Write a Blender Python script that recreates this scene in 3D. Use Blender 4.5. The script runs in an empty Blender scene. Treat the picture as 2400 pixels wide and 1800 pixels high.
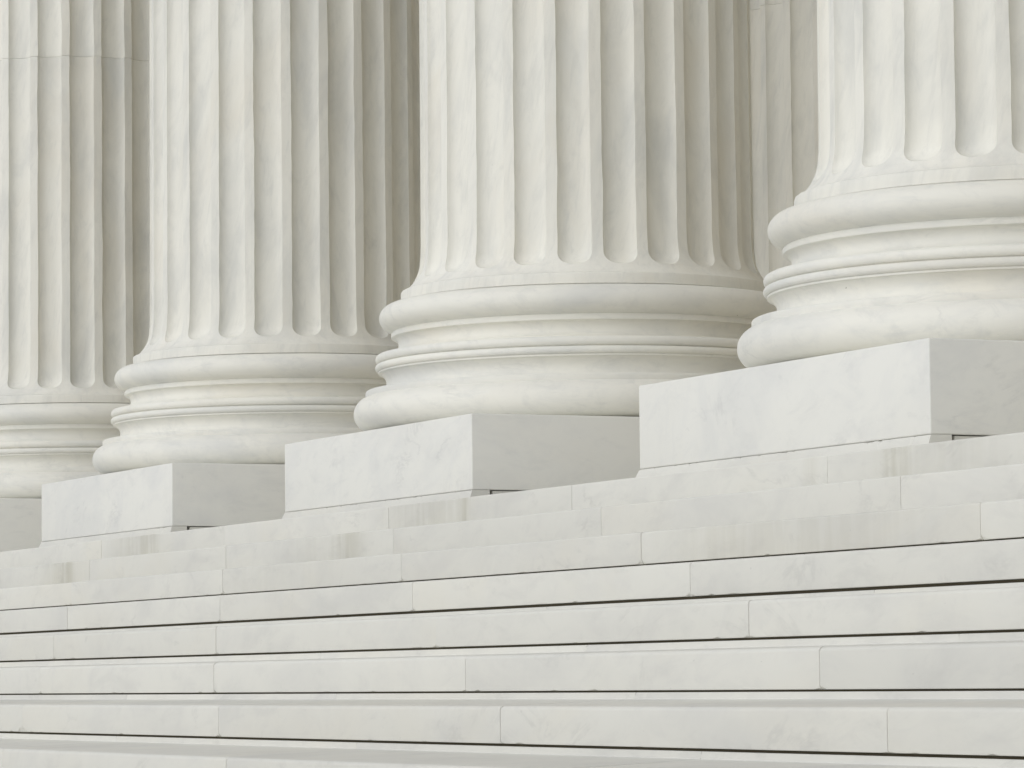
import bpy, bmesh, math, random
from mathutils import Vector, Matrix, noise

# ------------------------------------------------------------------ camera, world, sun
W = 2.2                                   # metres: side of a column plinth; every length below is in plinths
sc = bpy.context.scene
col = sc.collection

YAW, PITCH, ROLL = 0.43022355570220255, 0.07648935594735068, -0.011098112201980414
CAM = Vector((5.116752194636623, -3.0533248686025463, -0.36985382190142724)) * W
F = Vector((-math.cos(YAW) * math.cos(PITCH), math.sin(YAW) * math.cos(PITCH), math.sin(PITCH)))
R = F.cross(Vector((0, 0, 1))).normalized()
U = R.cross(F)
R2 = math.cos(ROLL) * R + math.sin(ROLL) * U
U2 = -math.sin(ROLL) * R + math.cos(ROLL) * U
cd = bpy.data.cameras.new('camera')
cam = bpy.data.objects.new('camera', cd)
col.objects.link(cam)
M = Matrix.Identity(4)
for i in range(3):
    M[i][0] = R2[i]; M[i][1] = U2[i]; M[i][2] = -F[i]; M[i][3] = CAM[i]
cam.matrix_world = M
cd.sensor_width = 36.0
cd.lens = 9068.827447755393 / 2400 * 36
cd.clip_start = 0.1
cd.clip_end = 5000
sc.camera = cam

SUN_EL, SUN_AZ = math.radians(40), math.radians(285)      # azimuth measured from +X towards +Y: front left
world = bpy.data.worlds.new('World')
sc.world = world
world.use_nodes = True
nt = world.node_tree
nt.nodes.clear()
sky = nt.nodes.new('ShaderNodeTexSky')
sky.sky_type = 'NISHITA'
sky.sun_disc = False
sky.sun_elevation = SUN_EL
sky.sun_rotation = math.radians(90) - SUN_AZ
sky.dust_density = 1.2
hs = nt.nodes.new('ShaderNodeHueSaturation')
hs.inputs['Saturation'].default_value = 0.17
bg = nt.nodes.new('ShaderNodeBackground')
bg.inputs['Strength'].default_value = 0.15
out = nt.nodes.new('ShaderNodeOutputWorld')
nt.links.new(sky.outputs[0], hs.inputs['Color'])
nt.links.new(hs.outputs[0], bg.inputs['Color'])
nt.links.new(bg.outputs[0], out.inputs['Surface'])

sd = bpy.data.lights.new('sun', 'SUN')
sd.energy = 0.5
sd.angle = math.radians(70)
sd.color = (1.0, 0.985, 0.93)
so = bpy.data.objects.new('sun', sd)
col.objects.link(so)
sdir = Vector((math.cos(SUN_AZ) * math.cos(SUN_EL), math.sin(SUN_AZ) * math.cos(SUN_EL), math.sin(SUN_EL)))
so.rotation_euler = sdir.to_track_quat('Z', 'Y').to_euler()

sc.view_settings.view_transform = 'Standard'
sc.view_settings.look = 'None'
sc.view_settings.exposure = -0.01
sc.view_settings.gamma = 1.0
sc.cycles.max_bounces = 10
sc.cycles.diffuse_bounces = 7

# ------------------------------------------------------------------ measures (in plinths)
H = 0.1484            # plinth height
S = 1.72775           # column spacing along the front
SB = 1.69             # distance from front row to back row
E0, EZ = 0.006, 0.01385
T, RZ = 0.1836, 0.06438
ZJ = 1.424    # shaft drum joint
ZTOP = 6.9

# ------------------------------------------------------------------ helpers
def tag(o, label=None, cat=None, group=None, kind=None):
    if label: o['label'] = label
    if cat: o['category'] = cat
    if group: o['group'] = group
    if kind: o['kind'] = kind
    return o

def empty(name, loc):
    o = bpy.data.objects.new(name, None)
    o.empty_display_size = 0.3
    o.location = Vector(loc) * W
    col.objects.link(o)
    return o

def link_mesh(name, verts, faces, mat, parent=None, sharp=None, attr=None, loc=(0, 0, 0)):
    me = bpy.data.meshes.new(name)
    me.from_pydata([(v[0] * W, v[1] * W, v[2] * W) for v in verts], [], faces)
    bm = bmesh.new(); bm.from_mesh(me)
    bmesh.ops.recalc_face_normals(bm, faces=bm.faces)
    bm.to_mesh(me); bm.free()
    if sharp is not None:
        me.polygons.foreach_set('use_smooth', [True] * len(me.polygons))
        me.set_sharp_from_angle(angle=math.radians(sharp))
    if attr:
        a = me.attributes.new('stain', 'FLOAT', 'POINT')
        a.data.foreach_set('value', attr)
    me.materials.append(mat)
    o = bpy.data.objects.new(name, me)
    o.location = Vector(loc) * W
    col.objects.link(o)
    if parent: o.parent = parent
    return o

def n1(x, y=0.0, z=0.0):
    return noise.noise(Vector((x, y, z)))

# ------------------------------------------------------------------ marble
def marble(name, base, grey, warm, stretch=(1, 1, 1), shear=0.0, mottle=0.5, vein=0.5, warmth=0.4, tint=0.04, bump=0.15, fine=0.45, fscale=(9.0, 9.0, 3.2)):
    m = bpy.data.materials.new(name); m.use_nodes = True
    t = m.node_tree; t.nodes.clear(); N = t.nodes.new; L = t.links.new
    def math_(op, a, b=None, c=None, clamp=False):
        n = N('ShaderNodeMath'); n.operation = op; n.use_clamp = clamp
        for i, v in enumerate((a, b, c)):
            if v is None: continue
            if isinstance(v, (int, float)): n.inputs[i].default_value = v
            else: L(v, n.inputs[i])
        return n.outputs[0]
    def noise_(vec, scale, detail=4, rough=0.55, dist=0.0):
        n = N('ShaderNodeTexNoise'); n.inputs['Scale'].default_value = scale
        n.inputs['Detail'].default_value = detail; n.inputs['Roughness'].default_value = rough
        n.inputs['Distortion'].default_value = dist; L(vec, n.inputs['Vector']); return n.outputs['Fac']
    def rng(v, a, b, c=0.0, d=1.0, smooth=True):
        n = N('ShaderNodeMapRange'); n.interpolation_type = 'SMOOTHSTEP' if smooth else 'LINEAR'
        L(v, n.inputs[0])
        for i, x in zip((1, 2, 3, 4), (a, b, c, d)): n.inputs[i].default_value = x
        return n.outputs[0]
    def mix(f, a, b):
        n = N('ShaderNodeMix'); n.data_type = 'RGBA'
        if isinstance(f, (int, float)): n.inputs[0].default_value = f
        else: L(f, n.inputs[0])
        for i, v in ((6, a), (7, b)):
            if isinstance(v, tuple): n.inputs[i].default_value = (*v, 1)
            else: L(v, n.inputs[i])
        return n.outputs[2]
    tc = N('ShaderNodeTexCoord'); oi = N('ShaderNodeObjectInfo')
    off = N('ShaderNodeCombineXYZ')
    L(math_('MULTIPLY', oi.outputs['Random'], 71.3), off.inputs[0])
    L(math_('MULTIPLY', oi.outputs['Random'], 37.9), off.inputs[1])
    L(math_('MULTIPLY', oi.outputs['Random'], 53.1), off.inputs[2])
    add = N('ShaderNodeVectorMath'); add.operation = 'ADD'
    sp = N('ShaderNodeSeparateXYZ'); L(tc.outputs['Object'], sp.inputs[0])
    cb = N('ShaderNodeCombineXYZ')
    L(math_('ADD', math_('MULTIPLY', sp.outputs[0], stretch[0]), math_('MULTIPLY', sp.outputs[2], shear)), cb.inputs[0])
    L(math_('MULTIPLY', sp.outputs[1], stretch[1]), cb.inputs[1])
    L(math_('MULTIPLY', sp.outputs[2], stretch[2]), cb.inputs[2])
    L(cb.outputs[0], add.inputs[0]); L(off.outputs[0], add.inputs[1])
    V = add.outputs[0]
    big = noise_(V, 1.7, 5, 0.6, 0.6)
    mid = noise_(V, 5.5, 6, 0.62, 1.2)
    c = mix(math_('MULTIPLY', rng(big, 0.42, 0.72), mottle), base, grey)
    c = mix(math_('MULTIPLY', rng(mid, 0.5, 0.8), mottle * 0.7), c, grey)
    wn = noise_(V, 1.1, 4, 0.55, 0.8)
    c = mix(math_('MULTIPLY', rng(wn, 0.47, 0.72), warmth), c, warm)
    # fine diagonal streaks, crisp at picture scale
    sv = N('ShaderNodeMapping'); sv.inputs['Scale'].default_value = fscale; sv.inputs['Rotation'].default_value = (-0.25, -0.5, 0.0)
    L(V, sv.inputs['Vector'])
    fs = noise_(sv.outputs[0], 1.0, 9, 0.68, 0.5)
    c = mix(math_('MULTIPLY', rng(fs, 0.50, 0.70), fine), c, tuple(x * 0.9 for x in grey))
    sw = N('ShaderNodeMapping'); sw.inputs['Scale'].default_value = (3.0, 3.0, 1.0); sw.inputs['Rotation'].default_value = (-0.4, -0.7, 0.3)
    L(V, sw.inputs['Vector'])
    fw = noise_(sw.outputs[0], 1.0, 10, 0.7, 1.0)
    c = mix(math_('MULTIPLY', rng(fw, 0.56, 0.64), fine * 0.6), c, grey)
    # thin broken veins
    vn = noise_(V, 1.9, 6, 0.62, 0.7)
    ridge = math_('SUBTRACT', 1.0, math_('MULTIPLY', math_('ABSOLUTE', math_('SUBTRACT', vn, 0.5)), 34.0), clamp=True)
    mask = rng(noise_(V, 3.7, 5, 0.65), 0.5, 0.68)
    dark = tuple(x * 0.78 for x in grey)
    c = mix(math_('MULTIPLY', math_('MULTIPLY', ridge, mask), vein), c, dark)
    # rain / rust stain painted on the stone where the mesh says so, broken into vertical runs
    at = N('ShaderNodeAttribute'); at.attribute_name = 'stain'
    cs = N('ShaderNodeCombineXYZ')
    L(math_('MULTIPLY', sp.outputs[0], 17.0), cs.inputs[0]); L(math_('MULTIPLY', sp.outputs[2], 2.0), cs.inputs[2])
    runs = noise_(cs.outputs[0], 1.0, 4, 0.6)
    st = math_('MULTIPLY', at.outputs['Fac'], rng(runs, 0.33, 0.62, 0.4, 1.0), clamp=True)
    c = mix(st, c, (0.42, 0.40, 0.31))
    # small dark pits
    pit = noise_(V, 46.0, 2, 0.5)
    c = mix(math_('MULTIPLY', rng(pit, 0.775, 0.80), 0.35), c, dark)
    # block to block tint
    hv = N('ShaderNodeHueSaturation')
    L(math_('ADD', math_('MULTIPLY', oi.outputs['Random'], tint), 1.0 - tint), hv.inputs['Value']); L(c, hv.inputs['Color'])
    b = N('ShaderNodeBsdfPrincipled'); b.inputs['Roughness'].default_value = 0.62
    b.inputs['Specular IOR Level'].default_value = 0.3
    L(hv.outputs[0], b.inputs['Base Color'])
    bp = N('ShaderNodeBump'); bp.inputs['Strength'].default_value = bump; bp.inputs['Distance'].default_value = 0.006
    hgt = math_('ADD', math_('MULTIPLY', noise_(V, 9.0, 5, 0.6), 1.0), math_('MULTIPLY', noise_(V, 60.0, 3, 0.6), 0.12))
    L(hgt, bp.inputs['Height']); L(bp.outputs[0], b.inputs['Normal'])
    o = N('ShaderNodeOutputMaterial'); L(b.outputs[0], o.inputs[0])
    return m

BASE = (0.82, 0.81, 0.752); GREY = (0.68, 0.685, 0.665); WARM = (0.76, 0.715, 0.615)
m_shaft = marble('shaft_marble', BASE, (0.63, 0.635, 0.61), (0.765, 0.73, 0.645), (2.2, 2.2, 0.7), -0.5, 0.66, 0.14, 0.45, 0.03, 0.22, 0.26)
m_base = marble('base_marble', BASE, GREY, WARM, (0.8, 0.8, 2.6), 0.4, 0.75, 0.3, 0.30, 0.03, 0.12, 0.36)
m_plinth = marble('plinth_marble', (0.808, 0.806, 0.768), (0.70, 0.705, 0.695), (0.79, 0.775, 0.715), (1.0, 1.0, 1.5), -0.3, 0.6, 0.34, 0.25, 0.03, 0.06, 0.28, (4.0, 4.0, 6.0))
m_step = marble('step_marble', (0.75, 0.744, 0.698), (0.66, 0.656, 0.63), (0.745, 0.72, 0.64), (0.8, 1.0, 1.6), -0.3, 0.7, 0.34, 0.35, 0.08, 0.08, 0.30, (4.0, 4.0, 5.5))
m_wall = marble('wall_marble', (0.78, 0.72, 0.60), (0.62, 0.58, 0.50), (0.66, 0.58, 0.46), (1, 1, 1), 0.0, 0.5, 0.2, 0.4, 0.03, 0.1)
m_plaza = marble('plaza_marble', (0.76, 0.75, 0.70), (0.50, 0.49, 0.46), (0.58, 0.54, 0.47), (1, 1, 1), 0.0, 0.5, 0.2, 0.4, 0.03, 0.1)

# ------------------------------------------------------------------ lathed mouldings
def lathe(name, prof, mat, parent, seg=224, sharp=38):
    n = len(prof); V = []; Fc = []
    for i in range(seg):
        a = 2 * math.pi * i / seg
        for r, z in prof: V.append((r * math.cos(a), r * math.sin(a), z))
    for i in range(seg):
        j = (i + 1) % seg
        for k in range(n - 1):
            Fc.append((i * n + k, j * n + k, j * n + k + 1, i * n + k + 1))
    return link_mesh(name, V, Fc, mat, parent, sharp)

def arc(cr, cz, rr, rz, a0, a1, n=12):
    return [(cr + rr * math.cos(math.radians(a0 + (a1 - a0) * i / n)), cz + rz * math.sin(math.radians(a0 + (a1 - a0) * i / n))) for i in range(n + 1)]

P_LTORUS = [(0.40, 0.0060), (0.462, 0.0060)] + arc(0.458, 0.0435, 0.0400, 0.0370, -72, 68, 24) + [(0.4724, 0.0783)]
P_LSCOTIA = [(0.4724, 0.0783), (0.4727, 0.0800), (0.4727, 0.0885), (0.4718, 0.0905), (0.4700, 0.0915), (0.4400, 0.0918),
             (0.4340, 0.0935), (0.4305, 0.0980), (0.4285, 0.1040), (0.4285, 0.1110), (0.4300, 0.1170), (0.4332, 0.1220),
             (0.4370, 0.1262), (0.4395, 0.1284), (0.4440, 0.1287), (0.4455, 0.1292), (0.4455, 0.1325), (0.4445, 0.1332)]
P_BEAD2 = [(0.4445, 0.1332)] + arc(0.4440, 0.1408, 0.0078, 0.0078, -80, 82, 12) + [(0.4432, 0.1491)]
P_BEAD1 = [(0.4432, 0.1491)] + arc(0.4430, 0.1590, 0.0082, 0.0094, -80, 86, 12) + [(0.4380, 0.1686)]
P_USCOTIA = [(0.4380, 0.1686), (0.4200, 0.1700), (0.4200, 0.1722), (0.4110, 0.1735), (0.4050, 0.1785), (0.4020, 0.1850), (0.4022, 0.1920), (0.4045, 0.1975), (0.4078, 0.2015), (0.4105, 0.2030), (0.4155, 0.2036),
             (0.4172, 0.2045), (0.4175, 0.2060), (0.4175, 0.2130), (0.4150, 0.2162)]
P_UTORUS = [(0.4150, 0.2162)] + arc(0.4060, 0.2465, 0.0365, 0.0300, -72, 82, 24) + [(0.4010, 0.2764), (0.3880, 0.2764), (0.36, 0.2764)]

def prof_r(z):                        # radius of the shaft's outer face above plinth top
    pts = [(0.2795, 0.3965), (0.2995, 0.3965), (0.3012, 0.3955), (0.3022, 0.3925), (0.3030, 0.3885), (0.3075, 0.3820), (0.3120, 0.3775), (0.3180, 0.3725),
           (0.3250, 0.3680), (0.3330, 0.3636), (0.3430, 0.3594), (0.3560, 0.3562), (0.3750, 0.3542), (0.40, 0.3534), (0.60, 0.3526), (1.10, 0.3515), (2.0, 0.348), (7.0, 0.300)]
    if z <= pts[0][0]: return pts[0][1]
    for (a, ra), (b, rb) in zip(pts, pts[1:]):
        if z <= b:
            return ra + (rb - ra) * (z - a) / (b - a)
    return pts[-1][1]

NF = 24; PITCHA = 2 * math.pi / NF; HALF = PITCHA * 0.375
ZTIP, ZEND = 0.3215, 0.3495
TS = [math.sin(math.pi / 2 * k / 7) for k in range(-7, 8)]      # across a flute, denser at the arrises

def shaft_mesh(name, z0, z1, seed, mat, parent, top=False):
    rng = random.Random(seed)
    rows = []
    if not top:
        rows += [(0.2788, 0.345), (0.2788, 0.3955), (0.2796, None)]
        rows += [(z, None) for z in (0.2895, 0.2990, 0.3012, 0.3022, 0.3030, 0.3055, 0.3090, 0.3130, 0.3175, ZTIP)]
        for i in range(1, 15):
            u = 1 - i / 15.0
            rows.append((ZEND - (ZEND - ZTIP) * math.sin(math.pi / 2 * u) ** 0.8, None))
        rows.append((ZEND, None))
        z = ZEND + 0.008
    else:
        rows += [(z0, -0.0028), (z0 + 0.0004, -0.0004), (z0 + 0.0025, None)]
        z = z0 + 0.01
    while z < z1 - 0.012:
        rows.append((z, None)); z += 0.022 if z < 3.0 else 0.12
    rows += [(z1 - 0.0025, None), (z1 - 0.0004, -0.0004), (z1, -0.0028)]
    V = []; Fc = []
    per = NF * (len(TS) + 1)
    for (z, rr) in rows:
        Rl = prof_r(z)
        if rr is not None: Rl = rr if rr > 0 else prof_r(z) + rr
        if z >= ZEND: u = 0.0
        elif z <= ZTIP: u = 1.0
        else: u = (ZEND - z) / (ZEND - ZTIP)
        s = max(0.0, 1 - u ** 2.3) ** (1 / 2.3)
        hw = HALF * max(s, 0.0)
        if u >= 1.0: hw = HALF * 0.02
        for f in range(NF):
            ca = f * PITCHA
            amp = 0.0026 * min(1, max(0, (z - 0.34) * 20))
            jl = amp * (n1(f * 7.3 + seed, z * 9.0, 1.5) + 0.7 * n1(f * 3.1 + seed, z * 31.0, 7.5)) / 0.6
            jr = amp * (n1(f * 5.3 + seed, z * 9.0, 11.5) + 0.7 * n1(f * 4.7 + seed, z * 31.0, 17.5)) / 0.6
            fl = n1(f * 9.1 + seed, z * 2.2, 3.3)
            for k, t in enumerate(TS):
                a = ca + hw * t + (jl if t < 0 else jr) * t * t
                d = 0.0215 * s * math.sqrt(max(0.0, 1 - abs(t) ** 2.7)) * (1 + 0.05 * fl)
                rad = Rl - d
                V.append((rad * math.cos(a), rad * math.sin(a), z))
            a = ca + PITCHA / 2
            V.append((Rl * math.cos(a), Rl * math.sin(a), z))
    for i in range(len(rows) - 1):
        for j in range(per):
            k = (j + 1) % per
            Fc.append((i * per + j, i * per + k, (i + 1) * per + k, (i + 1) * per + j))
    return link_mesh(name, V, Fc, mat, parent, 30)

def box_bevel(name, x0, x1, y0, y1, z0, z1, b, mat, parent):
    bm = bmesh.new()
    bmesh.ops.create_cube(bm, size=1.0)
    for v in bm.verts:
        v.co = Vector(((x0 if v.co.x < 0 else x1), (y0 if v.co.y < 0 else y1), (z0 if v.co.z < 0 else z1)))
    if b > 0:
        bmesh.ops.bevel(bm, geom=bm.edges[:], offset=b, segments=3, profile=0.5, affect='EDGES')
    bm.verts.index_update()
    V = [tuple(v.co) for v in bm.verts]; Fc = [[v.index for v in f.verts] for f in bm.faces]
    bm.free()
    return link_mesh(name, V, Fc, mat, parent, 50)

def pad_mesh(seed, parent):
    """front lip of the bedding stone carved under a plinth: sloping front, ragged top edge, chamfered left end"""
    rng = random.Random(seed)
    xs = [-1.007]
    x = -1.001
    while x < 0.003: xs.append(x); x += 0.0045
    xs += [0.003]
    joint = -0.052
    V = []; Fc = []; n = 6
    for i, x in enumerate(xs):
        q = min(1.0, (x + 1.007) / 0.007)                     # 0 at the chamfered left end
        top = -EZ + (EZ - 0.0005) * q
        rag = max(0.0, 0.6 * n1(x * 9 + seed, 2.2) + n1(x * 75 + seed, 5.1) - 0.12) * 0.0038
        inset = 0.0035 if abs(x - joint) < 0.0026 else 0.0
        V += [(x, 0.036, -EZ - 0.01), (x, -E0 + 0.0012 + inset, -EZ - 0.01), (x, -E0 + 0.0012 + inset, -EZ + 0.0012 * q),
              (x, -0.0012 + inset, top - rag - 0.0004), (x, 0.0022 + inset, top - rag * 0.5), (x, 0.036, top)]
    m = len(xs)
    for i in range(m - 1):
        for k in range(n):
            l = (k + 1) % n
            Fc.append((i * n + k, (i + 1) * n + k, (i + 1) * n + l, i * n + l))
    Fc.append(tuple(range(n))); Fc.append(tuple((m - 1) * n + k for k in range(n)))
    o = link_mesh('bedding_stone', V, Fc, m_step, parent, 40)
    box_bevel('bedding_core', -0.996, -0.004, 0.045, 1.0, -EZ - 0.01, -0.0020, 0.0, m_step, parent)
    return o

def make_column(loc, seed, label, group):
    root = empty('fluted_column', loc)
    tag(root, label, 'column', group, 'thing')
    # column axis sits a touch left of the plinth's middle, as surveyed
    box_bevel('plinth', -1.0, 0.0, 0.0, 1.0, 0.0, H, 0.0026, m_plinth, root)
    pad_mesh(seed, root)
    parts = [('lower_torus', P_LTORUS), ('lower_scotia', P_LSCOTIA), ('astragal', P_BEAD2), ('astragal', P_BEAD1), ('upper_scotia', P_USCOTIA), ('upper_torus', P_UTORUS)]
    for nme, pr in parts:
        o = lathe(nme, pr, m_base, root)
        o.location = Vector((-0.5, 0.4965, H)) * W
    o = shaft_mesh('shaft_drum', 0.2787, ZJ - H, seed, m_shaft, root)
    o.location = Vector((-0.5, 0.4965, H)) * W
    o = shaft_mesh('shaft_drum', ZJ - H, ZTOP - H, seed + 5, m_shaft, root, True)
    o.location = Vector((-0.5, 0.4965, H)) * W
    return root

def copy_tree(root, loc, label):
    r = root.copy(); col.objects.link(r); r.location = Vector(loc) * W; r['label'] = label
    for ch in root.children:
        c = ch.copy(); col.objects.link(c); c.parent = r
    return r

G = 'fluted marble columns of the portico'
c1 = make_column((-3 * S, 0, 0), 11, 'fluted marble column cut off by the left edge, a horizontal joint crossing its shaft', G)
c2 = make_column((-2 * S, 0, 0), 23, 'fluted marble column second from the left, with its plinth front fully in view', G)
c3 = make_column((-S, 0, 0), 37, 'middle fluted marble column, both sides of its wide shaft in view', G)
c4 = make_column((0, 0, 0), 51, 'nearest and largest fluted marble column, cut off by the right edge on the highest plinth', G)
HID = 'fluted marble column of the portico standing outside the view or hidden by nearer columns'
copy_tree(c2, (-2 * S - 0.0, SB, 0), 'shaded fluted column behind, showing as a narrow strip left of the rightmost column')
for k in (-1, 4, 5): copy_tree(c1 if k > 0 else c3, (-k * S, 0, 0), HID)
for k in (-1, 0, 1, 3, 4): copy_tree(c3 if k % 2 else c4, (-k * S, SB, 0), HID)

# ------------------------------------------------------------------ steps
U_TOP = {1: (0.004, 0.008), 2: (0.004, 0.008), 3: (0.004, 0.0085), 4: (0.004, 0.0085), 5: (0.0042, 0.0093), 6: (0.0055, 0.0085), 7: (0.007, 0.0085), 8: (0.005, 0.0085)}   # wash, upstand of course k
GAP = {1: 0.0003, 2: 0.0003, 3: 0.0020, 4: 0.0042, 5: 0.0031, 6: 0.0023, 7: 0.0030, 8: 0.003}
def zn(k): return -EZ - k * RZ
def yn(k): return -E0 - k * T

def stain_f(k, x, z, zt, zb):
    s = 0.0
    spots = {0: [(-3.74, 0.14, 0.32), (-3.60, 0.07, 0.45), (-1.93, 0.20, 0.34), (-1.75, 0.025, 0.5), (-0.10, 0.045, 0.42), (0.05, 0.2, 0.2), (0.335, 0.016, 0.8), (-0.37, 0.02, 0.25)],
             1: [(-3.66, 0.05, 0.42), (-3.72, 0.13, 0.32), (-1.90, 0.075, 0.5), (-2.1, 0.15, 0.15)],
             2: [(-1.85, 0.3, 0.11), (-3.8, 0.12, 0.35), (0.05, 0.22, 0.22), (0.38, 0.25, 0.2)]}.get(k, [])
    for c, w, a in spots:
        s += a * math.exp(-((x - c) / w) ** 2)
    return min(1, s) * 0.75

def step_block(k, x0, x1, parent, seed):
    wash, up = U_TOP.get(k, (0, 0))
    zt = zn(k); y0 = yn(k)
    wn_, un_ = U_TOP[k + 1]
    zb = zn(k + 1) + wn_ + un_ + GAP[k + 1]
    rn = 0.0055 if k >= 4 else 0.003
    yback = y0 + T
    rng = random.Random(seed * 13 + k)
    chips = [(rng.uniform(x0, x1), rng.uniform(0.003, 0.012), rng.uniform(0.0005, 0.0019)) for _ in range(int((x1 - x0) * 4))]
    chips += [(x0, 0.008, rng.uniform(0, 0.006)), (x1, 0.008, rng.uniform(0, 0.006))]
    xs = [x0, x0 + 0.0010]; n = max(6, int((x1 - x0) / 0.012))
    xs += [x0 + 0.003 + (x1 - x0 - 0.006) * i / n for i in range(n + 1)] + [x1 - 0.0010, x1]
    if k == 6: chips += [(-1.089, 0.024, 0.0062), (-1.10, 0.010, 0.003)]      # the broad chip at the foot of a joint
    V = []; A = []; Fc = []; npt = None
    # corners of the riser never line up perfectly: a slight set of each block
    setb = rng.uniform(-0.0005, 0.0005); rc = rng.uniform(0.0005, 0.0032) if rng.random() < 0.5 else 0.0
    for x in xs:
        e = min(x - x0, x1 - x)
        ins = 0.0040 if e < 0.0005 else (0.0001 if e < 0.002 else 0.0)
        cut = rc * max(0, 1 - (e / 0.008)) ** 2 * 0.5
        ch = sum(d * max(0, 1 - ((x - c) / w) ** 2) for c, w, d in chips if abs(x - c) < w) if k >= 2 else 0.0
        jn = 0.00035 * n1(x * 40, k * 3.3) + 0.0006 * n1(x * 3.0, k * 5.1)
        yy = y0 + ins + setb
        top = zt - ins - cut + jn * 0.6
        pts = [(yy + 0.004, zb), (yy + 0.0006, zb + 0.0005 + ch), (yy, zb + 0.0022 + ch), (yy, (zt + zb) * 0.5 + 0.01)]
        for i in range(7):
            a = math.pi / 2 * i / 6
            pts.append((yy + rn - rn * math.cos(a), top - rn + rn * math.sin(a)))
        if k == 0:
            pts += [(0.5, zt), (0.5, zb)]
        else:
            pts += [(yy + 0.05, top + wash * 0.25), (yback - 0.002, zt + wash - ins), (yback - 0.0008, zt + wash + 0.0012 - ins), (yback - 0.0004, zt + wash + up - 0.0008 - ins), (yback + 0.0006, zt + wash + up - ins), (yback + 0.05, zt + wash + up), (yback + 0.05, zb)]
        npt = len(pts)
        for (y, z) in pts:
            V.append((x, y, z)); A.append(stain_f(k, x, z, zt, zb) if y < y0 + 0.01 else 0.0)
    m = len(xs)
    for i in range(m - 1):
        for q in range(npt):
            l = (q + 1) % npt
            Fc.append((i * npt + q, (i + 1) * npt + q, (i + 1) * npt + l, i * npt + l))
    Fc.append(tuple(range(npt))); Fc.append(tuple((m - 1) * npt + q for q in range(npt)))
    # keep each block's own origin so that its veining differs from its neighbour's
    return link_mesh('step_block', V, Fc, m_step, parent, 34, A)

JOINTS = {0: [-3.954, -3.09, -2.132, -1.268, -0.314, 0.68], 1: [-3.495, -2.586, -1.675, -0.769, 0.23], 2: [-4.02, -3.07, -2.111, -1.203, -0.251, 0.748],
          3: [-2.536, -1.632, -0.725, 0.269, 1.23], 4: [-2.058, -1.156, -0.206, 0.786], 5: [-1.57, -0.669, 0.314, 1.296],
          6: [-1.089, -0.151, 0.832, 1.762], 7: [-0.605, 0.374, 1.36]}
SL = ['top marble step course directly under the plinths, with brown vertical stains on its face',
      'second marble step course from the top, a grey streaked stain below the middle plinth',
      'third marble step course from the top, bounded below by the faintest dark gap line',
      'fourth marble step course from the top, just above the thickest dark gap line',
      'fifth marble step course from the top, just below the thickest dark gap line',
      'sixth marble step course from the top, bounded below by a level dark line',
      'seventh marble step course from the top, just below the level dark gap line',
      'lowest marble step course in the photo, under the dark line that falls towards the right']
for k in range(8):
    root = empty('marble_step', (0, 0, 0))
    tag(root, SL[k], 'step', 'marble step courses below the columns', 'thing')
    J = JOINTS[k]
    xs = list(J)
    while xs[0] > -9: xs.insert(0, xs[0] - random.Random(k * 7 + len(xs)).uniform(0.88, 0.98))
    while xs[-1] < 3.5: xs.append(xs[-1] + 0.97)
    for i in range(len(xs) - 1):
        step_block(k, xs[i], xs[i + 1], root, i)

m_dirt = bpy.data.materials.new('joint_dirt'); m_dirt.use_nodes = True
_t = m_dirt.node_tree; _b = _t.nodes['Principled BSDF']; _b.inputs['Roughness'].default_value = 0.95
_n = _t.nodes.new('ShaderNodeTexNoise'); _n.inputs['Scale'].default_value = 12.0
_r = _t.nodes.new('ShaderNodeValToRGB'); _r.color_ramp.elements[0].color = (0.022, 0.018, 0.009, 1); _r.color_ramp.elements[1].color = (0.075, 0.062, 0.034, 1)
_t.links.new(_n.outputs['Fac'], _r.inputs[0]); _t.links.new(_r.outputs[0], _b.inputs['Base Color'])
def nick(parent, p, nrm, sx, sy, ang):
    # a small dark spall: a shallow lens sunk into the stone
    q = Vector(nrm).to_track_quat('Z', 'Y')
    V = [(0, 0, 0.0012)]; Fc = []
    rg = random.Random(int(sx * 1e5))
    for i in range(14):
        a = 2 * math.pi * i / 14; r = rg.uniform(0.75, 1.15)
        V.append((sx * r * math.cos(a), sy * r * math.sin(a), -0.0012))
        Fc.append((0, i + 1, (i + 1) % 14 + 1))
    Q = Matrix.Rotation(ang, 3, 'Z')
    W3 = [(q @ (Q @ Vector(v)) + Vector(p) - parent.location) / W for v in V]
    o = link_mesh('stone_nick', [tuple(v) for v in W3], Fc, m_dirt, parent)
    return o
ROOTS = [o for o in col.objects if o.name.startswith('marble_step')]
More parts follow.
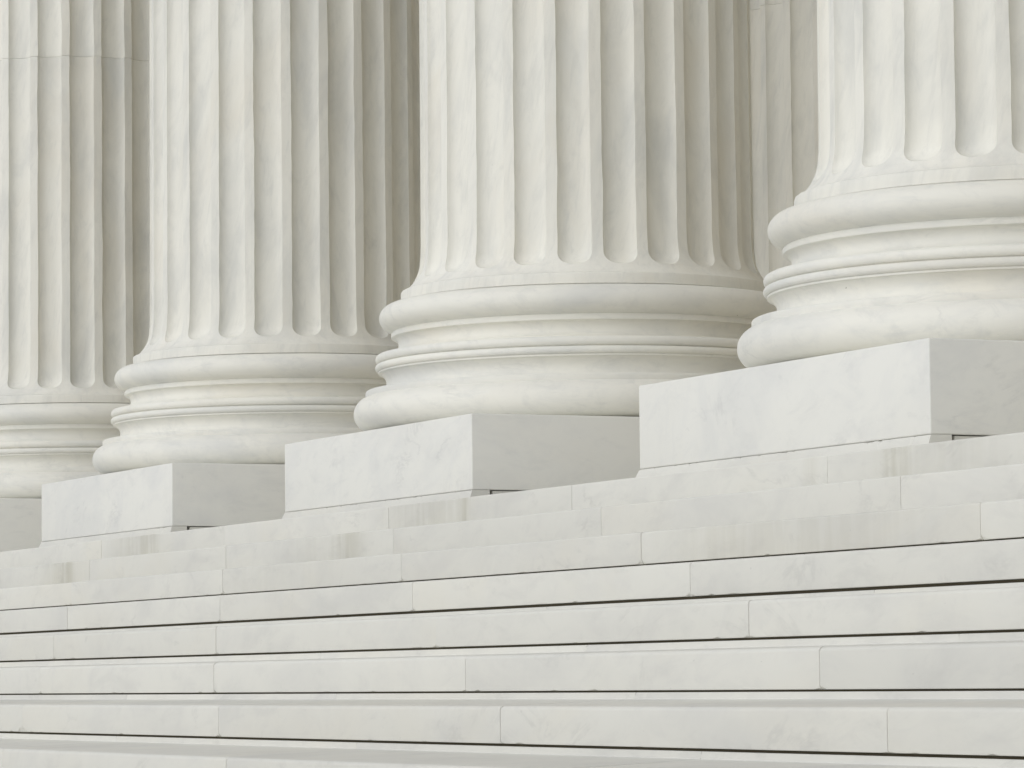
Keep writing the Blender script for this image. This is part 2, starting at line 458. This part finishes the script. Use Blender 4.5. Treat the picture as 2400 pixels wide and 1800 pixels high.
for k, root in enumerate(ROOTS):
    if k < 2 or k > 7: continue
    w_, u_ = U_TOP[k + 1]
    zb = zn(k + 1) + w_ + u_ + GAP[k + 1]
    y = yn(k) + 0.0045
    link_mesh('joint_filler', [(-9, y, zb - GAP[k + 1] - 0.001), (3.6, y, zb - GAP[k + 1] - 0.001), (3.6, y, zb + 0.004), (-9, y, zb + 0.004),
                               (-9, y + 0.01, zb - GAP[k + 1] - 0.001), (3.6, y + 0.01, zb - GAP[k + 1] - 0.001), (3.6, y + 0.01, zb + 0.004), (-9, y + 0.01, zb + 0.004)],
              [(0, 1, 2, 3), (4, 5, 6, 7), (0, 1, 5, 4), (3, 2, 6, 7), (0, 3, 7, 4), (1, 2, 6, 5)], m_dirt, root)

nick(c4, (-0.8649, 0.1754, 0.5849), (0.199, -0.818, -0.539), 0.010, 0.0026, 0.9)
nick(c3, (-4.0317, 1.4143, 0.8090), (0.371, 0.136, -0.919), 0.007, 0.0030, 0.4)
nick(ROOTS[1], (-1.7706, -0.4160, -0.2729), (0, -1, 0), 0.0045, 0.0028, 0.2)

# lower flight, out of frame: one sheet of steps down to the plaza, the plaza itself and the porch floor
V = []; Fc = []
NB = 18
pts = [(yn(8) + T - 0.0, zn(8) + 0.0095)]
for k in range(8, NB):
    pts += [(yn(k) + 0.001, zn(k)), (yn(k), zn(k + 1) + 0.001)]
for y, z in pts: V += [(-16, y, z), (8, y, z)]
for i in range(len(pts) - 1): Fc.append((2 * i, 2 * i + 1, 2 * i + 3, 2 * i + 2))
tag(link_mesh('lower_steps', V, Fc, m_step), kind='structure')
ZG = zn(NB)
tag(link_mesh('plaza', [(-300, -300, ZG), (300, -300, ZG), (300, 300, ZG), (-300, 300, ZG)], [(0, 1, 2, 3)], m_plaza), kind='structure')
tag(link_mesh('floor', [(-16, 0.49, -EZ - 0.002), (8, 0.49, -EZ - 0.002), (8, 4.2, -EZ - 0.002), (-16, 4.2, -EZ - 0.002)], [(0, 1, 2, 3)], m_wall), kind='structure')
def plain_box(name, x0, x1, y0, y1, z0, z1, mat, b=0.01):
    return box_bevel(name, x0, x1, y0, y1, z0, z1, b, mat, None)
tag(plain_box('portico_wall', -16, 8, 4.2, 4.7, ZG, 8.0, m_wall), 'pale stone rear wall of the portico, hidden behind the columns', 'wall')
tag(plain_box('portico_ceiling', -16, 8, 1.0, 4.2, 7.4, 7.6, m_wall), 'pale stone ceiling of the portico above the frame', 'ceiling')
tag(plain_box('entablature', -16, 8, 0.0, 1.0, ZTOP + 0.0, 8.4, m_wall), 'pale stone beam carried by the columns above the frame', 'beam')
